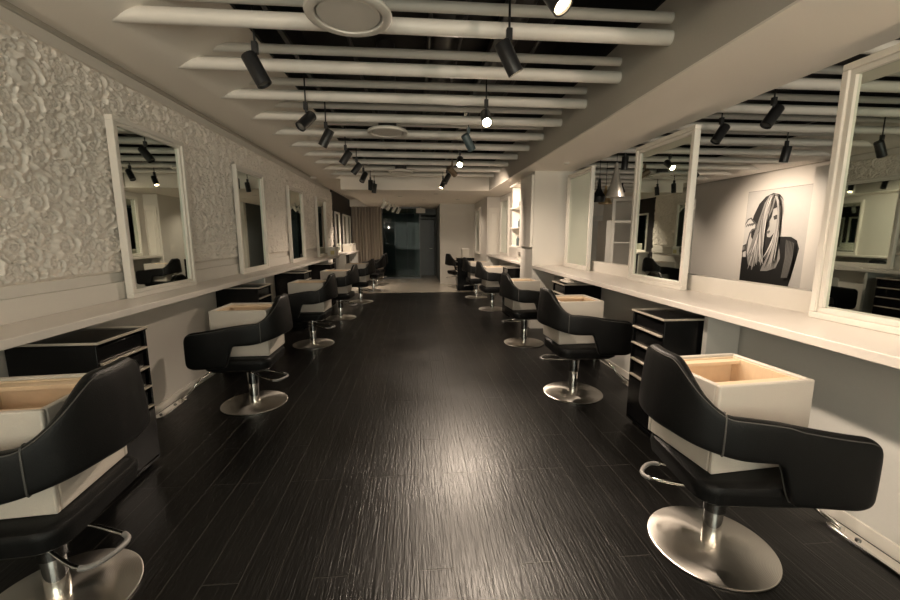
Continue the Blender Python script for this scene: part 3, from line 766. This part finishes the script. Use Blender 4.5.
# ------------------------------------------------------------------ neighbouring room contents
# poster, facing -x
def poster():
    y0, y1, z0, z1 = 7.80, 6.40, .50, 2.31      # u: 0 at y0 (image left) -> 1 at y1
    t = thing('wall_poster', 'large black and white photo poster of a long haired woman in the neighbouring room', 'poster', (AX - .03, (y0 + y1) / 2, z0))
    cy = (y0 + y1) / 2
    def P(x, y):                                 # pixel of the close-up -> local
        u = (x - 55) / 320.; top = 68 - 40 * u; bot = 526 + 44 * u
        v = 1 - (y - top) / (bot - top); v = max(.0, min(1, v))
        return (y0 + (y1 - y0) * max(0, min(1, u)) - cy, v * (z1 - z0))
    obj('print_board', MB().box(0, .029, y1 - cy, y0 - cy, 0, z1 - z0), grey(.50), t, .002)
    obj('print_edge', MB().box(.004, .0285, y1 - cy - .008, y0 - cy + .008, -.008, z1 - z0 + .008), grey(.16), t)
    lay = [0]
    def shape(name, pts, g):
        lay[0] += 1; x = -.0006 * lay[0]
        q = [P(*p) for p in pts]; n = len(q)
        vs = [(x, a, b) for a, b in q] + [(x + .0005, a, b) for a, b in q]
        obj(name, MB().add(vs, [tuple(range(n)), tuple(reversed(range(n, 2 * n)))] + [(i, (i + 1) % n, (i + 1) % n + n, i + n) for i in range(n)]), grey(g), t, smooth=False)
    shape('printed_body', [(42, 526), (40, 440), (42, 360), (75, 350), (95, 430), (120, 360), (150, 330), (200, 300), (250, 288), (295, 290), (322, 308), (336, 350), (325, 440), (306, 560)], .01)
    shape('printed_hair_shadow', [(88, 225), (98, 180), (120, 125), (150, 88), (185, 70), (218, 76), (238, 100), (243, 150), (238, 210), (232, 280), (245, 330), (235, 420), (165, 460), (130, 410), (120, 330), (95, 290)], .02)
    shape('printed_hair', [(170, 80), (205, 74), (192, 150), (168, 220), (162, 300), (140, 380), (125, 445), (95, 432), (84, 390), (100, 320), (128, 200), (148, 120)], .24)
    shape('printed_face', [(196, 150), (232, 130), (240, 165), (236, 205), (226, 240), (214, 268), (196, 292), (180, 290), (176, 262), (186, 235), (184, 210), (192, 190)], .40)
    shape('printed_hair', [(205, 74), (238, 102), (247, 160), (240, 250), (238, 300), (257, 400), (240, 450), (200, 466), (165, 466), (185, 400), (222, 320), (233, 240), (237, 150), (222, 100)], .27)
    shape('printed_eye', [(200, 186), (214, 178), (226, 182), (222, 198), (206, 204)], .03)
    shape('printed_lips', [(176, 262), (190, 256), (194, 264), (186, 274), (176, 272)], .12)
    shape('printed_hand_shadow', [(46, 256), (50, 226), (66, 200), (86, 192), (102, 208), (120, 224), (122, 252), (100, 258), (90, 275), (84, 302), (80, 395), (56, 395), (44, 330)], .10)
    shape('printed_hand', [(52, 250), (58, 228), (72, 206), (84, 200), (98, 216), (112, 228), (112, 246), (96, 250), (84, 268), (78, 300), (72, 330), (78, 392), (62, 392), (50, 330)], .56)
    for k in range(4): shape('printed_finger', [(60 + 10 * k, 236 - 5 * k), (70 + 12 * k, 222 - 1 * k), (73 + 12 * k, 226), (64 + 10 * k, 242 - 2 * k)], .12)
    shape('printed_watch', [(38, 334), (72, 326), (76, 362), (42, 370)], .05)
    shape('printed_watch_face', [(46, 340), (66, 336), (68, 354), (48, 358)], .22)
    rr = random.Random(5)
    for k in range(70):
        f = k / 69.
        a = (196 - 20 * rr.random(), 78 + 8 * rr.random())
        b = (165 - 55 * f + 50 * (rr.random() - .3), 165 + 30 * rr.random())
        c_ = (110 + 70 * f * rr.random() + 20, 290 + 30 * rr.random())
        d = (90 + 155 * f, 385 + 75 * rr.random())
        if f > .62: a = (205 + 12 * rr.random(), 78 + 6 * rr.random()); b = (243 + 6 * rr.random(), 110 + 50 * rr.random()); c_ = (240 + 8 * rr.random(), 280); d = (175 + 82 * rr.random(), 390 + 65 * rr.random())
        pts = []
        for i in range(13):
            s = i / 12.; x = (1 - s) ** 3 * a[0] + 3 * (1 - s) ** 2 * s * b[0] + 3 * (1 - s) * s * s * c_[0] + s ** 3 * d[0]
            y = (1 - s) ** 3 * a[1] + 3 * (1 - s) ** 2 * s * b[1] + 3 * (1 - s) * s * s * c_[1] + s ** 3 * d[1]
            pts.append((x, y))
        w = [3.6 * math.sin(PI * (i + .5) / 13) + .4 for i in range(13)]
        shape('printed_hair_strand', [(x - w_, y) for (x, y), w_ in zip(pts, w)] + [(x + w_, y) for (x, y), w_ in reversed(list(zip(pts, w)))], rr.choice([.18, .3, .42, .6, .12, .05, .38, .5]))
    for k in range(6):
        x = 285 + 7 * k
        shape('printed_sleeve_highlight', [(x, 305 + 3 * k), (x + 3, 304 + 3 * k), (x + 10 - k, 400), (x + 2 - k * 2, 500), (x - 2 - k * 2, 500), (x + 5 - k, 400)], .12)
poster()
o = obj('tall_cupboard', MB().box(AX - .30, AX, 4.9, 6.36, 0, 2.55), 'frame', None, .004)
t = thing('tall_cupboard', 'tall white cupboard against the neighbouring room wall, beside the poster', 'cupboard', (AX - .3, 4.75, 0))
bpy.data.objects.remove(o)
obj('body', MB().box(.02, .299, 0, 1.46, 0, 2.55), 'frame', t, .004)
for k in range(2): dd = obj('door', MB().box(0, .02, .003 + .73 * k, .727 + .73 * k, .05, 2.545), 'frame', t, .003)
# door on the far wall there
d3 = struct('door_3', MB().box(4.85, 5.75, 11.95, 11.995, 0, 2.05), 'wall_shade', .004)
obj('door_moulding', MB().box(4.95, 4.97, 11.94, 11.95, .15, 1.92).box(5.63, 5.65, 11.94, 11.95, .15, 1.92).box(4.97, 5.63, 11.94, 11.95, 1.90, 1.92), 'wall', d3)
obj('door_knob', MB().lathe([(.02, 0), (.035, .02), (.02, .05)], 20, (5.66, 11.95, 1.0), Matrix.Rotation(PI / 2, 3, 'X')), 'black', d3)
struct('trim_8', MB().box(4.75, 4.85, 11.94, 12.0, 0, 2.15).box(5.75, 5.85, 11.94, 12.0, 0, 2.15).box(4.85, 5.75, 11.94, 12.0, 2.05, 2.15), 'wall')
# open white shelving
t = thing('open_shelving', 'white open shelving frame standing in the neighbouring room', 'shelf', (3.46, 7.0, 0))
for x in (0, .74, 1.48): obj('upright', MB().box(x, x + .06, 0, .35, 0, 2.10), 'frame', t, .003)
for z in (.3, .8, 1.32, 1.68, 2.055): obj('shelf', MB().box(.06, 1.48, .005, .345, z, z + (.045 if z > 1.6 else .02)), 'frame', t, .002)
obj('side_board', MB().box(-.09, -.001, .0, .35, 0, 1.72), 'frame', t, .003)
# pendants
def pendant(x, y, z, prof, mat, label):
    t = thing('pendant_lamp', label, 'pendant lamp', (x, y, z), group='pendant lamps beyond the opening')
    obj('lamp_shade', MB().lathe(prof, 36), mat, t)
    zt = prof[-1][1]
    obj('cable', MB().tube([(0, 0, zt - .01), (0, 0, 3.5 - z)], .004, 8), 'black', t)
    obj('inner_glow', MB().lathe([(.001, .004), (prof[0][0] * .8, .004), (prof[0][0] * .8, .012), (.001, .012)], 24), 'bulb_soft', t)
bell = [(.085, 0), (.10, .03), (.105, .08), (.06, .15), (.03, .21), (.022, .30), (.018, .36)]
cone = [(.135, 0), (.13, .02), (.07, .22), (.035, .38), (.022, .46), (.02, .50)]
fat = [(.11, 0), (.108, .015), (.05, .16), (.02, .24), (.018, .30)]
pendant(2.90, 6.35, 1.98, bell, 'black', 'black bell shaped pendant lamp seen beside the pillar mirror')
pendant(3.20, 6.75, 1.98, fat, 'brass', 'small pale cone pendant lamp between the black bell and the steel cone')
pendant(2.98, 5.98, 2.02, cone, 'steelcone', 'tall spun steel cone pendant lamp, largest of the pendants')
pendant(3.75, 6.6, 1.98, bell, 'black', 'black pendant lamp partly behind the middle right mirror')
# spots there
G3 = 'spotlights of the neighbouring room'
def unp(x_, y_, z_): return x_
spot(3.06, 3.42, 2.46, (-.55, .0, -.8), 'black spotlight in the neighbouring room, high up, tilted left', group=G3, ztop=2.8305)
spot(3.06, 4.02, 2.46, (-.5, .0, -.8), 'black spotlight in the neighbouring room next to the middle mirror', group=G3, ztop=2.8305)
spot(4.45, 4.72, 2.42, (0, .2, -1), 'straight hanging spotlight in the neighbouring room above the poster', group=G3, ztop=2.8305)
spot(3.06, 5.9, 2.50, (0, .1, -1), 'vertical black spotlight above the pendant lamps', group=G3, ztop=2.8305)
for x, y, p, a in ((4.9, .6, 110, (.5, .3, -.8)), (4.9, 7.0, 165, (.80, .03, -.60)), (4.9, 9.5, 40, (.5, .2, -.8)), (3.4, 5.3, 40, (-.05, .4, -.9))):  # extra spotlights added to brighten this room
    spot(x, y, 2.55, a, 'black spotlight in the neighbouring room, above the opening edge' if False else 'added black ceiling spotlight of the neighbouring room lighting the %s part' % {.6: 'near', 7.0: 'poster', 9.5: 'far', 5.3: 'pendant'}[y], group=G3, ztop=2.8305, face='bulb_soft', power=p, cone=100)
track(3.06, YB + .05, 11.9, 2.831, 'black light track in the neighbouring room, nearer the opening')
track(4.9, YB + .05, 11.9, 2.831, 'black light track in the middle of the neighbouring room')
track(4.45, 4.3, 5.2, 2.831, 'short black light track above the poster')
track(3.4, 4.8, 5.6, 2.831, 'short black light track above the pendant lamps')

# ------------------------------------------------------------------ light, world, camera
w = bpy.data.worlds.new('world'); SC.world = w; w.use_nodes = True
w.node_tree.nodes['Background'].inputs[0].default_value = (.02, .02, .02, 1)
w.node_tree.nodes['Background'].inputs[1].default_value = .2

F, VX, VY, H = 405., 415., 236., 1.45
Yc = Vector(((VX - 450) / F, -(VY - 300) / F, 1)).normalized()        # world +Y in (right, up, forward)
Zc = Vector((0, Yc.z, -Yc.y)).normalized()
Xc = Yc.cross(Zc)
if Xc.x < 0: Xc = -Xc
right = Vector((Xc.x, Yc.x, Zc.x)); up = Vector((Xc.y, Yc.y, Zc.y)); fwd = Vector((Xc.z, Yc.z, Zc.z))
m = Matrix((right, up, -fwd)).transposed().to_4x4(); m.translation = Vector((0, 0, H))
cd = bpy.data.cameras.new('camera'); cam = bpy.data.objects.new('camera', cd); C.objects.link(cam)
cam.matrix_world = m; cd.sensor_width = 36; cd.lens = F / 900 * 36; cd.clip_start = .05
SC.camera = cam
SC.view_settings.view_transform = 'Standard'; SC.view_settings.look = 'None'
SC.view_settings.gamma = 1; SC.view_settings.exposure = 1.58
SC.view_settings.use_curve_mapping = False
SC.cycles.max_bounces = 10; SC.cycles.diffuse_bounces = 5; SC.cycles.glossy_bounces = 6
